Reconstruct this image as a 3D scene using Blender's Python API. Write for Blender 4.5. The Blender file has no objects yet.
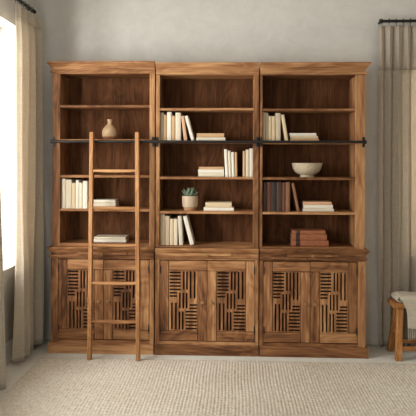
import bpy, bmesh, math, random
from mathutils import Vector, Matrix
random.seed(7)
S = bpy.context.scene
COL = S.collection
PI = math.pi

# ------------------------------------------------------------------ camera
F, PSI, RHO, PY, CX, CD, CZ = 579.0, 0.0437, 0.003, 159.5, 1.518, 4.8, 1.612
cam = bpy.data.objects.new('camera', bpy.data.cameras.new('camera'))
COL.objects.link(cam)
cam.location = (CX, -CD, CZ)
cam.rotation_euler = (PI/2, -RHO, PSI)
cam.data.sensor_width = 36
cam.data.lens = F/416*36
cam.data.shift_y = (PY-208)/416
cam.data.clip_start = .05
S.camera = cam


def ray(px, py):
    x2, y2 = px-208, py-208
    c, s = math.cos(RHO), math.sin(RHO)
    x = x2*c + y2*s
    y = -x2*s + y2*c - (PY-208)
    r, f, u = x/F, 1.0, -y/F
    return Vector((r*math.cos(PSI)-math.sin(PSI)*f, r*math.sin(PSI)+math.cos(PSI)*f, u))


def at(px, py, Y):                       # point of the photo lying in the plane y = Y
    d = ray(px, py)
    t = (Y+CD)/d.y
    return CX+d.x*t, CZ+d.z*t


def atx(px, py, X):                      # ... in the plane x = X
    d = ray(px, py)
    t = (X-CX)/d.x
    return -CD+d.y*t, CZ+d.z*t


def atz(px, py, Z):                      # ... in the plane z = Z
    d = ray(px, py)
    t = (Z-CZ)/d.z
    return CX+d.x*t, -CD+d.y*t


# ------------------------------------------------------------------ materials
def srgb(r, g, b):
    def f(c):
        c /= 255
        return c/12.92 if c <= .04045 else ((c+.055)/1.055)**2.4
    return (f(r), f(g), f(b), 1)


class NT:
    def __init__(s, name):
        m = bpy.data.materials.new(name)
        m.use_nodes = True
        s.m, s.t = m, m.node_tree
        s.t.nodes.clear()
        s.out = s.n('ShaderNodeOutputMaterial')
        s.b = s.n('ShaderNodeBsdfPrincipled')
        s.l(s.b.outputs[0], s.out.inputs[0])

    def n(s, typ, **kw):
        nd = s.t.nodes.new(typ)
        for k, v in kw.items():
            setattr(nd, k, v)
        return nd

    def l(s, a, b):
        s.t.links.new(a, b)

    def math(s, op, a, b=None, c=None):
        nd = s.n('ShaderNodeMath', operation=op)
        for i, v in enumerate((a, b, c)):
            if v is None:
                continue
            if isinstance(v, (int, float)):
                nd.inputs[i].default_value = v
            else:
                s.l(v, nd.inputs[i])
        return nd.outputs[0]

    def ramp(s, fac, stops):
        r = s.n('ShaderNodeValToRGB')
        e = r.color_ramp.elements
        while len(e) < len(stops):
            e.new(.5)
        for el, (p, c) in zip(e, stops):
            el.position, el.color = p, c
        s.l(fac, r.inputs[0])
        return r.outputs[0]

    def noise(s, vec, scale, detail=4, rough=.5, dist=0):
        nd = s.n('ShaderNodeTexNoise')
        nd.inputs['Scale'].default_value = scale
        nd.inputs['Detail'].default_value = detail
        nd.inputs['Roughness'].default_value = rough
        nd.inputs['Distortion'].default_value = dist
        if vec is not None:
            s.l(vec, nd.inputs['Vector'])
        return nd.outputs[0]

    def mapping(s, vec, scale=(1, 1, 1), loc=(0, 0, 0)):
        nd = s.n('ShaderNodeMapping')
        nd.inputs['Scale'].default_value = scale
        nd.inputs['Location'].default_value = loc
        s.l(vec, nd.inputs['Vector'])
        return nd.outputs[0]

    def mix(s, fac, a, b, mode='MIX'):
        nd = s.n('ShaderNodeMix', data_type='RGBA', blend_type=mode)
        for i, v in ((0, fac), (6, a), (7, b)):
            if isinstance(v, (int, float, tuple)):
                nd.inputs[i].default_value = v
            else:
                s.l(v, nd.inputs[i])
        return nd.outputs[2]

    def bump(s, h, strength, dist):
        nd = s.n('ShaderNodeBump')
        nd.inputs['Strength'].default_value = strength
        nd.inputs['Distance'].default_value = dist
        s.l(h, nd.inputs['Height'])
        s.l(nd.outputs[0], s.b.inputs['Normal'])

    def obj(s, rnd=True):
        tc = s.n('ShaderNodeTexCoord').outputs['Object']
        if not rnd:
            return tc
        oi = s.n('ShaderNodeObjectInfo').outputs['Random']
        v = s.n('ShaderNodeVectorMath', operation='ADD')
        s.l(tc, v.inputs[0])
        cb = s.n('ShaderNodeCombineXYZ')
        for i, k in enumerate((37.0, 53.0, 71.0)):
            s.l(s.math('MULTIPLY', oi, k), cb.inputs[i])
        s.l(cb.outputs[0], v.inputs[1])
        s.rnd = oi
        return v.outputs[0]


def wood(name, axis, dark, mid, light, vary=.22, rough=.58, spec=.16):
    n = NT(name)
    v = n.obj()
    st = [9.0, 9.0, 9.0]
    st[axis] = .75
    g1 = n.noise(n.mapping(v, tuple(st)), 1.6, 5, .6, .9)
    st2 = [70.0, 70.0, 70.0]
    st2[axis] = 2.5
    g2 = n.noise(n.mapping(v, tuple(st2)), 1.3, 3, .6, .3)
    st3 = [3.0, 3.0, 3.0]
    st3[axis] = .9
    g3 = n.noise(n.mapping(v, tuple(st3)), 1.0, 2, .5, 2.0)
    rings = n.math('FRACT', n.math('MULTIPLY', g3, 7.0))
    rings = n.math('ABSOLUTE', n.math('SUBTRACT', rings, .5))
    f = n.math('ADD', n.math('MULTIPLY', g1, .62), n.math('MULTIPLY', g2, .38))
    f = n.math('ADD', f, n.math('MULTIPLY', n.math('SUBTRACT', rings, .25), .22))
    f = n.math('ADD', f, n.math('MULTIPLY', n.math('SUBTRACT', n.rnd, .5), vary))
    c = n.ramp(f, [(.31, dark), (.5, mid), (.70, light)])
    n.l(c, n.b.inputs['Base Color'])
    n.b.inputs['Roughness'].default_value = rough
    n.b.inputs['Specular IOR Level'].default_value = spec
    n.bump(g2, .25, .002)
    return n.m


D, Mi, L = srgb(80, 49, 29), srgb(138, 94, 60), srgb(182, 137, 94)
WX = wood('acacia_grain_lengthwise', 0, D, Mi, L)
WZ = wood('acacia_grain_upright', 2, D, Mi, L)
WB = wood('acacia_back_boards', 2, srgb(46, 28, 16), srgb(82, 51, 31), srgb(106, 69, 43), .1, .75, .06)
LZ = wood('ladder_oak_upright', 2, srgb(124, 82, 49), srgb(160, 113, 72), srgb(190, 145, 100), .15)
LX = wood('ladder_oak_lengthwise', 0, srgb(124, 82, 49), srgb(160, 113, 72), srgb(190, 145, 100), .15)
EX = wood('elm_lengthwise', 0, srgb(110, 68, 34), srgb(158, 106, 60), srgb(190, 138, 88), .15)
EZ = wood('elm_upright', 2, srgb(110, 68, 34), srgb(158, 106, 60), srgb(190, 138, 88), .15)


def flat(name, col, rough=.6, metal=0, grain=0, gscale=60, bump=0, vary=0):
    n = NT(name)
    n.b.inputs['Roughness'].default_value = rough
    n.b.inputs['Metallic'].default_value = metal
    n.b.inputs['Specular IOR Level'].default_value = .35
    v = n.obj()
    g = n.noise(v, gscale, 4, .6)
    k = n.math('ADD', n.math('MULTIPLY', n.math('SUBTRACT', g, .5), grain*2), 1.0)
    k = n.math('ADD', k, n.math('MULTIPLY', n.math('SUBTRACT', n.rnd, .5), vary))
    cb = n.n('ShaderNodeCombineColor')
    for i in range(3):
        n.l(k, cb.inputs[i])
    n.l(n.mix(1.0, col, cb.outputs[0], 'MULTIPLY'), n.b.inputs['Base Color'])
    if bump:
        n.bump(g, bump, .003)
    return n.m


IRON = flat('blackened_iron', srgb(46, 43, 41), .45, .6, .12, 40, .15)
BRASS = flat('aged_brass', srgb(150, 118, 78), .45, .5, .15, 60)
HINGE = flat('dark_hinge_metal', srgb(40, 32, 26), .5, .6, .1, 60)
CREAM = flat('cream_cloth', srgb(203, 191, 168), .8, 0, .06, 200, .05, .06)
IVORY = flat('ivory_cloth', srgb(212, 203, 186), .8, 0, .05, 200, .05, .05)
TAN = flat('tan_cloth', srgb(184, 148, 108), .8, 0, .07, 200, .05, .06)
BEIGE = flat('beige_cloth', srgb(197, 175, 141), .8, 0, .07, 200, .05, .06)
GREIGE = flat('greige_cloth', srgb(186, 168, 144), .8, 0, .07, 200, .05, .06)
BLUSH = flat('blush_cloth', srgb(196, 152, 120), .8, 0, .07, 200, .05, .06)
PAGES = flat('page_edges', srgb(210, 196, 170), .9, 0, .1, 300, .1)
PAGES_OLD = flat('browned_page_edges', srgb(104, 76, 50), .9, 0, .2, 200, .1)
DBROWN = flat('dark_brown_leather', srgb(66, 42, 30), .5, 0, .25, 40, .15, .1)
RBROWN = flat('red_brown_leather', srgb(92, 54, 36), .5, 0, .25, 40, .15, .1)
BLACKB = flat('near_black_leather', srgb(50, 36, 28), .5, 0, .25, 40, .15, .1)
LEATH = flat('worn_tan_leather', srgb(142, 86, 56), .5, 0, .45, 30, .2, .1)
LBAND = flat('dark_title_label', srgb(52, 34, 26), .5, 0, .2, 60)
LBRN = flat('light_brown_leather', srgb(122, 82, 56), .55, 0, .25, 40, .15, .1)
CLAY = flat('sand_glaze', srgb(172, 141, 107), .35, 0, .09, 25, .05)
CLAYB = flat('bare_brown_clay', srgb(128, 86, 58), .75, 0, .1, 60, .1)
POTM = flat('grey_beige_glaze', srgb(178, 156, 130), .5, 0, .1, 80, .08)
POTB = flat('bare_tan_clay', srgb(160, 116, 82), .8, 0, .1, 80, .1)
SOIL = flat('potting_soil', srgb(60, 46, 34), .95, 0, .4, 120, .6)
LEAF = flat('succulent_leaf', srgb(104, 120, 98), .5, 0, .18, 30)
STONE = flat('speckled_stoneware', srgb(172, 156, 130), .55, 0, .5, 60, .1)
WHITE = flat('white_painted_frame', srgb(238, 236, 230), .5, 0, .02, 20)


def plaster(name, col, amp=.06):
    n = NT(name)
    v = n.obj(False)
    a = n.noise(v, 1.3, 5, .6, .8)
    b = n.noise(v, 7.0, 6, .65, 1.2)
    f = n.math('ADD', n.math('MULTIPLY', a, .6), n.math('MULTIPLY', b, .4))
    lo = tuple(c*(1-amp*1.4) for c in col[:3])+(1,)
    hi = tuple(min(1, c*(1+amp)) for c in col[:3])+(1,)
    n.l(n.ramp(f, [(.36, lo), (.62, hi)]), n.b.inputs['Base Color'])
    n.b.inputs['Roughness'].default_value = .9
    n.b.inputs['Specular IOR Level'].default_value = .15
    n.bump(b, .12, .01)
    return n.m


PLASTER = plaster('limewashed_plaster', srgb(200, 196, 189), .07)
CEIL = plaster('ceiling_plaster', srgb(222, 218, 208), .03)
FLOORM = plaster('pale_microcement', srgb(204, 199, 189), .06)


def linen(name, col, transl, scale=420, double=0):
    n = NT(name)
    v = n.obj(False)
    a = n.noise(n.mapping(v, (scale, scale, 14)), 1.0, 2, .6)
    b = n.noise(n.mapping(v, (10, 10, scale)), 1.0, 2, .6)
    w = n.math('ADD', n.math('MULTIPLY', a, .5), n.math('MULTIPLY', b, .5))
    lo = tuple(c*.84 for c in col[:3])+(1,)
    hi = tuple(min(1, c*1.12) for c in col[:3])+(1,)
    c = n.ramp(w, [(.35, lo), (.65, hi)])
    n.l(c, n.b.inputs['Base Color'])
    n.b.inputs['Roughness'].default_value = .95
    n.b.inputs['Specular IOR Level'].default_value = .08
    n.bump(w, .2, .002)
    t = n.n('ShaderNodeBsdfTranslucent')
    n.l(c, t.inputs[0])
    mx = n.n('ShaderNodeMixShader')
    mx.inputs[0].default_value = transl
    n.l(n.b.outputs[0], mx.inputs[1])
    n.l(t.outputs[0], mx.inputs[2])
    n.l(mx.outputs[0], n.out.inputs[0])
    return n.m


LINEN = linen('natural_linen', srgb(208, 196, 178), .40)
LINEN_H = linen('doubled_linen_heading', srgb(190, 177, 160), .25)
WOOL = linen('oatmeal_wool', srgb(184, 173, 155), .03, 300)
DARKW = wood('slot_darkening_backing', 2, srgb(30, 20, 13), srgb(44, 29, 19), srgb(58, 40, 27), .1, .8)  # dark colour stands in for shade inside the fretwork slots


def rug_mat():
    n = NT('chunky_woven_wool')
    v = n.obj(False)
    fib = n.noise(v, 260, 3, .6)
    knot = n.noise(n.mapping(v, (44, 25, 1)), 1.0, 2, .7)
    big = n.noise(v, 2.2, 3, .5)
    f = n.math('ADD', n.math('MULTIPLY', knot, .5), n.math('MULTIPLY', fib, .3))
    f = n.math('ADD', f, n.math('MULTIPLY', big, .2))
    c = n.ramp(f, [(.28, srgb(138, 121, 99)), (.42, srgb(186, 173, 155)), (.62, srgb(213, 204, 190))])
    n.l(c, n.b.inputs['Base Color'])
    n.b.inputs['Roughness'].default_value = 1
    n.b.inputs['Specular IOR Level'].default_value = .05
    n.bump(fib, .5, .003)
    return n.m


RUG = rug_mat()


def glass_mat():
    n = NT('window_glass')
    t = n.n('ShaderNodeBsdfTransparent')
    t.inputs[0].default_value = (.97, .98, .97, 1)
    g = n.n('ShaderNodeBsdfGlossy')
    g.inputs['Roughness'].default_value = .02
    lw = n.n('ShaderNodeLayerWeight')
    lw.inputs[0].default_value = .5
    fr = n.math('ADD', n.math('MULTIPLY', n.math('POWER', lw.outputs['Facing'], 5.0), .6), .04)
    mx = n.n('ShaderNodeMixShader')
    n.l(fr, mx.inputs[0])
    n.l(t.outputs[0], mx.inputs[1])
    n.l(g.outputs[0], mx.inputs[2])
    n.l(mx.outputs[0], n.out.inputs[0])
    return n.m


GLASS = glass_mat()


# ------------------------------------------------------------------ building helpers
def thing(name, label, cat, loc, group=None, rot=(0, 0, 0)):
    o = bpy.data.objects.new(name, None)
    o.empty_display_size = .05
    COL.objects.link(o)
    o.location, o.rotation_euler = loc, rot
    o['label'], o['category'] = label, cat
    if group:
        o['group'] = group
    return o


def tag(o, label, cat, group=None):
    o['label'], o['category'] = label, cat
    if group:
        o['group'] = group
    return o


def add_box(bm, a, b, bev=0, seg=1):
    x0, x1 = sorted((a[0], b[0]))
    y0, y1 = sorted((a[1], b[1]))
    z0, z1 = sorted((a[2], b[2]))
    vs = [bm.verts.new(p) for p in ((x0, y0, z0), (x1, y0, z0), (x1, y1, z0), (x0, y1, z0),
                                    (x0, y0, z1), (x1, y0, z1), (x1, y1, z1), (x0, y1, z1))]
    fs = [bm.faces.new([vs[i] for i in q]) for q in
          ((0, 3, 2, 1), (4, 5, 6, 7), (0, 1, 5, 4), (1, 2, 6, 5), (2, 3, 7, 6), (3, 0, 4, 7))]
    if bev:
        es = list({e for f in fs for e in f.edges})
        bmesh.ops.bevel(bm, geom=es, offset=bev, segments=seg, affect='EDGES', profile=.6)
    return vs


def add_loft(bm, rings, closed=True, cap=True):
    rows = [[bm.verts.new(p) for p in r] for r in rings]
    n = len(rows[0])
    for a, b in zip(rows, rows[1:]):
        for i in range(n if closed else n-1):
            j = (i+1) % n
            bm.faces.new((a[i], a[j], b[j], b[i]))
    if cap and closed:
        bm.faces.new(rows[0][::-1])
        bm.faces.new(rows[-1])


def add_lathe(bm, prof, seg=40, c=(0, 0, 0)):
    rows = []
    for r, z in prof:
        if r < 1e-5:
            rows.append([bm.verts.new((c[0], c[1], c[2]+z))])
        else:
            rows.append([bm.verts.new((c[0]+r*math.cos(2*PI*i/seg), c[1]+r*math.sin(2*PI*i/seg), c[2]+z)) for i in range(seg)])
    for a, b in zip(rows, rows[1:]):
        for i in range(seg):
            j = (i+1) % seg
            if len(a) == 1 and len(b) == 1:
                continue
            if len(a) == 1:
                bm.faces.new((a[0], b[j], b[i]))
            elif len(b) == 1:
                bm.faces.new((a[i], a[j], b[0]))
            else:
                bm.faces.new((a[i], a[j], b[j], b[i]))


def add_rod(bm, p, q, r, seg=14, r2=None):
    p, q = Vector(p), Vector(q)
    d = (q-p).normalized()
    u = d.orthogonal().normalized()
    v = d.cross(u)
    r2 = r if r2 is None else r2
    add_loft(bm, [[c+(u*math.cos(2*PI*i/seg)+v*math.sin(2*PI*i/seg))*rr for i in range(seg)] for c, rr in ((p, r), (q, r2))])


def add_torus(bm, c, R, r, axis, seg=18, ms=8):
    ax = Vector(axis).normalized()
    u = ax.orthogonal().normalized()
    v = ax.cross(u)
    rows = []
    for i in range(seg):
        a = 2*PI*i/seg
        d = u*math.cos(a)+v*math.sin(a)
        rows.append([bm.verts.new(Vector(c)+d*(R+r*math.cos(2*PI*k/ms))+ax*r*math.sin(2*PI*k/ms)) for k in range(ms)])
    for i in range(seg):
        a, b = rows[i], rows[(i+1) % seg]
        for k in range(ms):
            bm.faces.new((a[k], a[(k+1) % ms], b[(k+1) % ms], b[k]))


def obj(name, bm, mat, parent=None, smooth=False, loc=None):
    me = bpy.data.meshes.new(name)
    bmesh.ops.recalc_face_normals(bm, faces=bm.faces)
    bm.to_mesh(me)
    bm.free()
    me.materials.append(mat)
    if smooth:
        for p in me.polygons:
            p.use_smooth = True
        if smooth != 'all':
            me.set_sharp_from_angle(angle=math.radians(40))
    o = bpy.data.objects.new(name, me)
    COL.objects.link(o)
    if parent:
        o.parent = parent
    if loc:
        o.location = loc
    return o


def box(name, mat, parent, a, b, bev=.002, seg=1):
    """box whose object origin is the middle of its underside"""
    c = Vector(((a[0]+b[0])/2, (a[1]+b[1])/2, min(a[2], b[2])))
    bm = bmesh.new()
    add_box(bm, Vector(a)-c, Vector(b)-c, bev, seg)
    return obj(name, bm, mat, parent, False, c)


def struct(o):
    o['kind'] = 'structure'
    return o


def copy_tree(o, parent=None):
    c = o.copy()
    COL.objects.link(c)
    if parent:
        c.parent = parent
    for ch in list(o.children):
        copy_tree(ch, c)
    return c


def moulding(name, mat, parent, prof, path, inner):
    """profile (outwards, z) swept along a plan path with mitred corners; closed at the back by `inner`"""
    bm = bmesh.new()
    P = [Vector(p) for p in path]
    rings = []
    for i, p in enumerate(P):
        ds = []
        if i > 0:
            ds.append((p-P[i-1]).normalized())
        if i < len(P)-1:
            ds.append((P[i+1]-p).normalized())
        ns = [Vector((d.y, -d.x)) for d in ds]
        m = ns[0] if len(ns) == 1 else (ns[0]+ns[1])/(1+ns[0].dot(ns[1]))
        pts = [(p.x+m.x*o, p.y+m.y*o, z) for o, z in prof]
        pts += [(p.x-m.x*inner, p.y-m.y*inner, prof[-1][1]), (p.x-m.x*inner, p.y-m.y*inner, prof[0][1])]
        rings.append(pts)
    add_loft(bm, rings)
    return obj(name, bm, mat, parent, False)


# ------------------------------------------------------------------ room shell
XW, YB, ZC = -.263, .315, 3.25            # left wall face, back wall face, ceiling
XR_ROOM, YF = 4.3, -5.5
W1 = (atx(17.5, 200, XW)[0], -1.85, .755, 2.70)           # left window opening (far y, near y, sill z, head z)
W2 = (-3.0, -4.6, .755, 2.70)            # second left window, nearer the viewer
W4 = (-.2, 1.0, .25, 2.65)                # tall unseen window added in the rear wall to light the bookcase fronts
W3 = (3.05, 3.95, .78, 2.52)             # back window behind the right curtain (x0,x1,z0,z1)
TH = .26


def wall_with_holes(name, axis, face, out, u0, u1, z0, z1, holes):
    """wall slab, thickness from `face` to `out`, with rectangular openings (u0,u1,z0,z1)"""
    us = sorted({u0, u1} | {h[0] for h in holes} | {h[1] for h in holes})
    zs = sorted({z0, z1} | {h[2] for h in holes} | {h[3] for h in holes})
    bm = bmesh.new()
    fs = []
    vd = {}

    def vv(u, z):
        k = (round(u, 5), round(z, 5))
        if k not in vd:
            vd[k] = bm.verts.new((face, u, z) if axis == 'x' else (u, face, z))
        return vd[k]
    for a, b in zip(us, us[1:]):
        for c, d in zip(zs, zs[1:]):
            mu, mz = (a+b)/2, (c+d)/2
            if any(h[0] < mu < h[1] and h[2] < mz < h[3] for h in holes):
                continue
            fs.append(bm.faces.new((vv(a, c), vv(b, c), vv(b, d), vv(a, d))))
    r = bmesh.ops.extrude_face_region(bm, geom=fs)
    ex = [v for v in r['geom'] if isinstance(v, bmesh.types.BMVert)]
    off = Vector((out-face, 0, 0)) if axis == 'x' else Vector((0, out-face, 0))
    bmesh.ops.translate(bm, verts=ex, vec=off)
    return struct(obj(name, bm, PLASTER))


wall_with_holes('wall_left', 'x', XW, XW-TH, YF, YB+TH, 0, ZC,
                [(min(w[0], w[1]), max(w[0], w[1]), w[2], w[3]) for w in (W1, W2)])
wall_with_holes('wall_back', 'y', YB, YB+TH, XW, XR_ROOM, 0, ZC, [(W3[0], W3[1], W3[2], W3[3])])
wall_with_holes('wall_rear', 'y', YF, YF-TH, XW-TH, XR_ROOM+.15, 0, ZC, [W4])
bm = bmesh.new(); add_box(bm, (XR_ROOM, YF, 0), (XR_ROOM+.15, YB+TH, ZC)); struct(obj('wall_right', bm, PLASTER))
bm = bmesh.new(); add_box(bm, (XW-TH, YF, -.1), (XR_ROOM+.15, YB+TH, 0)); struct(obj('floor', bm, FLOORM))
bm = bmesh.new(); add_box(bm, (XW-TH, YF, ZC), (XR_ROOM+.15, YB+TH, ZC+.12)); struct(obj('ceiling', bm, CEIL))
bm = bmesh.new(); add_box(bm, (XW, YF, 0), (XW+.014, YB, .165), .003); struct(obj('baseboard_left', bm, WHITE))
bm = bmesh.new(); add_box(bm, (XW+.014, YB-.012, 0), (XR_ROOM, YB, .07), .003); struct(obj('baseboard_back', bm, PLASTER))


def window(name, axis, u0, u1, z0, z1, pos, d):
    """casement set in its reveal: frame, mullion, transom, pane, sill. d = sign of the room side"""
    def P(u, z, o):
        return (pos+o*d, u, z) if axis == 'x' else (u, pos+o*d, z)
    bm = bmesh.new()
    w = .06
    e = .0015
    u0, u1, z0, z1 = u0+e, u1-e, z0+e, z1-e
    add_box(bm, P(u0, z0, 0), P(u0+w, z1, .06), .004)
    add_box(bm, P(u1-w, z0, 0), P(u1, z1, .06), .004)
    add_box(bm, P(u0+w, z0, 0), P(u1-w, z0+w, .06), .004)
    add_box(bm, P(u0+w, z1-w, 0), P(u1-w, z1, .06), .004)
    mid = (u0+u1)/2
    add_box(bm, P(mid-.03, z0+w, 0), P(mid+.03, z1-w, .06), .004)
    add_box(bm, P(u0+w, z0+(z1-z0)*.68-.02, .01), P(mid-.03, z0+(z1-z0)*.68+.02, .05), .003)
    add_box(bm, P(mid+.03, z0+(z1-z0)*.68-.02, .01), P(u1-w, z0+(z1-z0)*.68+.02, .05), .003)
    fr = struct(obj(name, bm, WHITE))
    bm = bmesh.new()
    add_box(bm, P(u0+w, z0+w, .027), P(u1-w, z1-w, .033))
    obj('window_pane', bm, GLASS, fr)
    bm = bmesh.new()
    add_box(bm, P(u0, z0, .061), P(u1, z0+.012, TH-.03+.045), .003)
    obj('window_sill', bm, WHITE, fr)
    return fr


window('window_1', 'x', W1[1], W1[0], W1[2], W1[3], XW-TH+.03, 1)
window('window_2', 'x', W2[1], W2[0], W2[2], W2[3], XW-TH+.03, 1)
window('window_3', 'y', W3[0], W3[1], W3[2], W3[3], YB+TH-.03, -1)
window('window_added_rear', 'y', W4[0], W4[1], W4[2], W4[3], YF-TH+.03, 1)  # unseen opening, added to let frontal light in

# ------------------------------------------------------------------ rug
RT = .012
rl, rr, rf, rn = -.04, 3.85, -.165, -3.3
RP, KP = 1/43.0, 1/25.0                  # pitch of the braided rows and of the knots along a row


def rug_mesh():
    nr = int((rr-rl)/RP)
    xs = [rl+RP*(i/4) for i in range(nr*4+1)]
    ys = []
    y = rf
    while y > -1.55:
        ys.append(y)
        y -= KP/4
    while y > rn:
        ys.append(y)
        y -= KP*4
    ys.append(rn)
    rr_ = random.Random(5)
    off = [rr_.random() for _ in range(nr+1)]
    hgt = {}
    V = []
    nx, ny = len(xs), len(ys)
    for j, yy in enumerate(ys):
        for i, xx in enumerate(xs):
            r = min(i//4, nr-1)
            u = (i % 4)/4
            prof = .35+.65*abs(math.sin(PI*u))**.6
            q = (yy-rf)/KP+off[r]*1.0+(r % 2)*.5
            k = (r, math.floor(q))
            if k not in hgt:
                hgt[k] = rr_.uniform(-.0012, .0012)
            kn = abs(math.sin(PI*(q-math.floor(q))))**.6
            z = RT-.0092+prof*(.0018+.0062*kn+hgt[k])
            edge = min(1, j/3)
            V.append((xx+.0025*math.sin(yy*9+r*.05), yy, z*(.45+.55*edge)))
    Fc = [(j*nx+i, j*nx+i+1, (j+1)*nx+i+1, (j+1)*nx+i) for j in range(ny-1) for i in range(nx-1)]
    # skirt down to the floor
    ring = [i for i in range(nx)]+[j*nx+nx-1 for j in range(1, ny)]+[(ny-1)*nx+i for i in range(nx-2, -1, -1)]+[j*nx for j in range(ny-2, 0, -1)]
    base = len(V)
    for i in ring:
        V.append((V[i][0], V[i][1], 0.0))
    n = len(ring)
    Fc += [(ring[i], base+i, base+(i+1) % n, ring[(i+1) % n]) for i in range(n)]
    Fc.append(tuple(base+i for i in range(n)))
    me = bpy.data.meshes.new('woven_rug')
    me.from_pydata(V, [], Fc)
    me.polygons.foreach_set('use_smooth', [True]*len(me.polygons))
    me.materials.append(RUG)
    me.update()
    o = bpy.data.objects.new('woven_rug', me)
    COL.objects.link(o)
    return o


rug = rug_mesh()
tag(rug, 'large chunky woven cream and beige wool rug covering the floor', 'rug')

# ------------------------------------------------------------------ bookcases
Z_SEAM = 200
SX1 = at(155.3, Z_SEAM, 0)[0]
SX2 = at(259.3, Z_SEAM, 0)[0]
XL, XR = at(52.4, 200, 0)[0], at(365.2, 200, 0)[0]
DEP = YB-.015                            # back of the cases
YC = -.03                                # face of the base cabinets
G = .0034                                # joint shadow gap


def Zc(px, py, Y=0.0):
    return at(px, py, Y)[1]


# base cabinet levels, from the middle unit
z_waist = Zc(207, 248.7, -.06)
z_bead = Zc(207, 259.4, -.05)
z_dtop = Zc(207, 260.6, YC)
z_ptop = Zc(207, 345.6, -.05)
z_dbot = z_ptop+.028
z_case = z_waist-.012


def slots():
    """dark slots of the fretwork panel in units of its width 28.7 x height 61.5, from the upper left"""
    R = []
    for y in (1.9, 5.4, 8.9, 12.4, 15.9, 19.4):
        R.append((.4, 11.8, y-1.0, y+1.0))
    for y in (22.9, 26.2):
        R.append((.4, 8.2, y-1.0, y+1.0))
    for x in (14.8, 18.1):
        R.append((x-.9, x+.9, .6, 19.6))
    for x in (21.8, 25.8):
        R.append((x-.9, x+.9, .6, 28.6))
    R.append((10.9-.9, 10.9+.9, 22.6, 38.9))
    R.append((14.35-.9, 14.35+.9, 22.6, 38.9))
    R.append((17.8-.9, 17.8+.9, 22.6, 38.9))
    for a in list(R)[:12]:
        R.append((28.7-a[1], 28.7-a[0], 61.5-a[3], 61.5-a[2]))
    return R


def lattice_bm(w, h, t):
    sc, sz = w/28.7, h/61.5
    R = [(a*sc, b*sc, h-d*sz, h-c*sz) for a, b, c, d in slots()]
    us = sorted({0, w} | {round(v, 6) for r in R for v in r[:2]})
    zs = sorted({0, h} | {round(v, 6) for r in R for v in r[2:]})
    bm = bmesh.new()
    vd = {}

    def vv(u, z):
        if (u, z) not in vd:
            vd[(u, z)] = bm.verts.new((u-w/2, 0, z))
        return vd[(u, z)]
    fs = []
    for a, b in zip(us, us[1:]):
        if b-a < 1e-5:
            continue
        for c, d in zip(zs, zs[1:]):
            if d-c < 1e-5:
                continue
            mu, mz = (a+b)/2, (c+d)/2
            if any(r[0] < mu < r[1] and r[2] < mz < r[3] for r in R):
                continue
            fs.append(bm.faces.new((vv(a, c), vv(b, c), vv(b, d), vv(a, d))))
    r = bmesh.ops.extrude_face_region(bm, geom=fs)
    bmesh.ops.translate(bm, verts=[v for v in r['geom'] if isinstance(v, bmesh.types.BMVert)], vec=(0, t, 0))
    return bm


def knob_bm(r=.0135):
    bm = bmesh.new()
    add_lathe(bm, [(0, 0), (r*.55, 0), (r*.5, .010), (r*.8, .014), (r*1.1, .019), (r*.95, .024), (0, .0265)], 20)
    bmesh.ops.rotate(bm, verts=bm.verts, cent=(0, 0, 0), matrix=Matrix.Rotation(PI/2, 3, 'X'))
    return bm


def make_door(unit, dx0, dx1, hinge_left):
    """pinwheel-jointed door: long outer stile, head rail over the inner stile, foot rail under the outer stile"""
    z0, z1 = z_dbot+G, z_dtop-G
    y0, y1 = YC-.002, YC+.022
    ow, iw, rh = .075, .074, .080
    s = 1 if hinge_left else -1
    ox, ix = (dx0, dx1) if hinge_left else (dx1, dx0)          # outer and inner edge
    o = Vector(((dx0+dx1)/2, y0, z0))
    bm = bmesh.new()
    add_box(bm, Vector((ox, y0, z0+rh+G))-o, Vector((ox+s*(ow-G), y1, z1))-o, .0025)
    add_box(bm, Vector((ix-s*iw, y0, z0))-o, Vector((ix, y1, z1-rh-G))-o, .0025)
    door = obj('door', bm, WZ, unit, False, o)

    def sub(name, mat, a, b, bev=.0025):
        p = box(name, mat, door, a, b, bev)
        p.location -= o
        return p
    sub('door_rail', WX, (ox+s*ow, y0, z1-rh), (ix, y1, z1))
    sub('door_rail', WX, (ox, y0, z0), (ix-s*(iw+G), y1, z0+rh))
    la, lb = sorted((ox+s*(ow+.001), ix-s*(iw+G+.001)))
    lz0, lz1 = z0+rh+.003, z1-rh-.003
    lat = obj('fretwork_panel', lattice_bm(lb-la, lz1-lz0, .013), WZ, door, False, Vector(((la+lb)/2, y0+.0035, lz0))-o)
    lat['label'] = 'fretwork panel of upright and level slats'
    bb = box('backing_board', DARKW, door, (dx0+.012, y1+.0005, z0+.012), (dx1-.012, y1+.006, z1-.012), 0)  # board added close behind the slots so they read dark
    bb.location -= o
    bb['label'] = 'dark board added behind the fretwork to darken its slots'
    kn = obj('knob', knob_bm(), BRASS, door, True, Vector((ix-s*.036, y0, Zc(207, 302.3, YC)))-o)
    for zz in (z1-.105, z0+.065):
        hb = bmesh.new()
        add_rod(hb, (0, 0, 0), (0, 0, .062), .0034, 10)
        obj('hinge', hb, HINGE, door, True, Vector((ox+s*.004, y0-.002, zz))-o)
    return door


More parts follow.
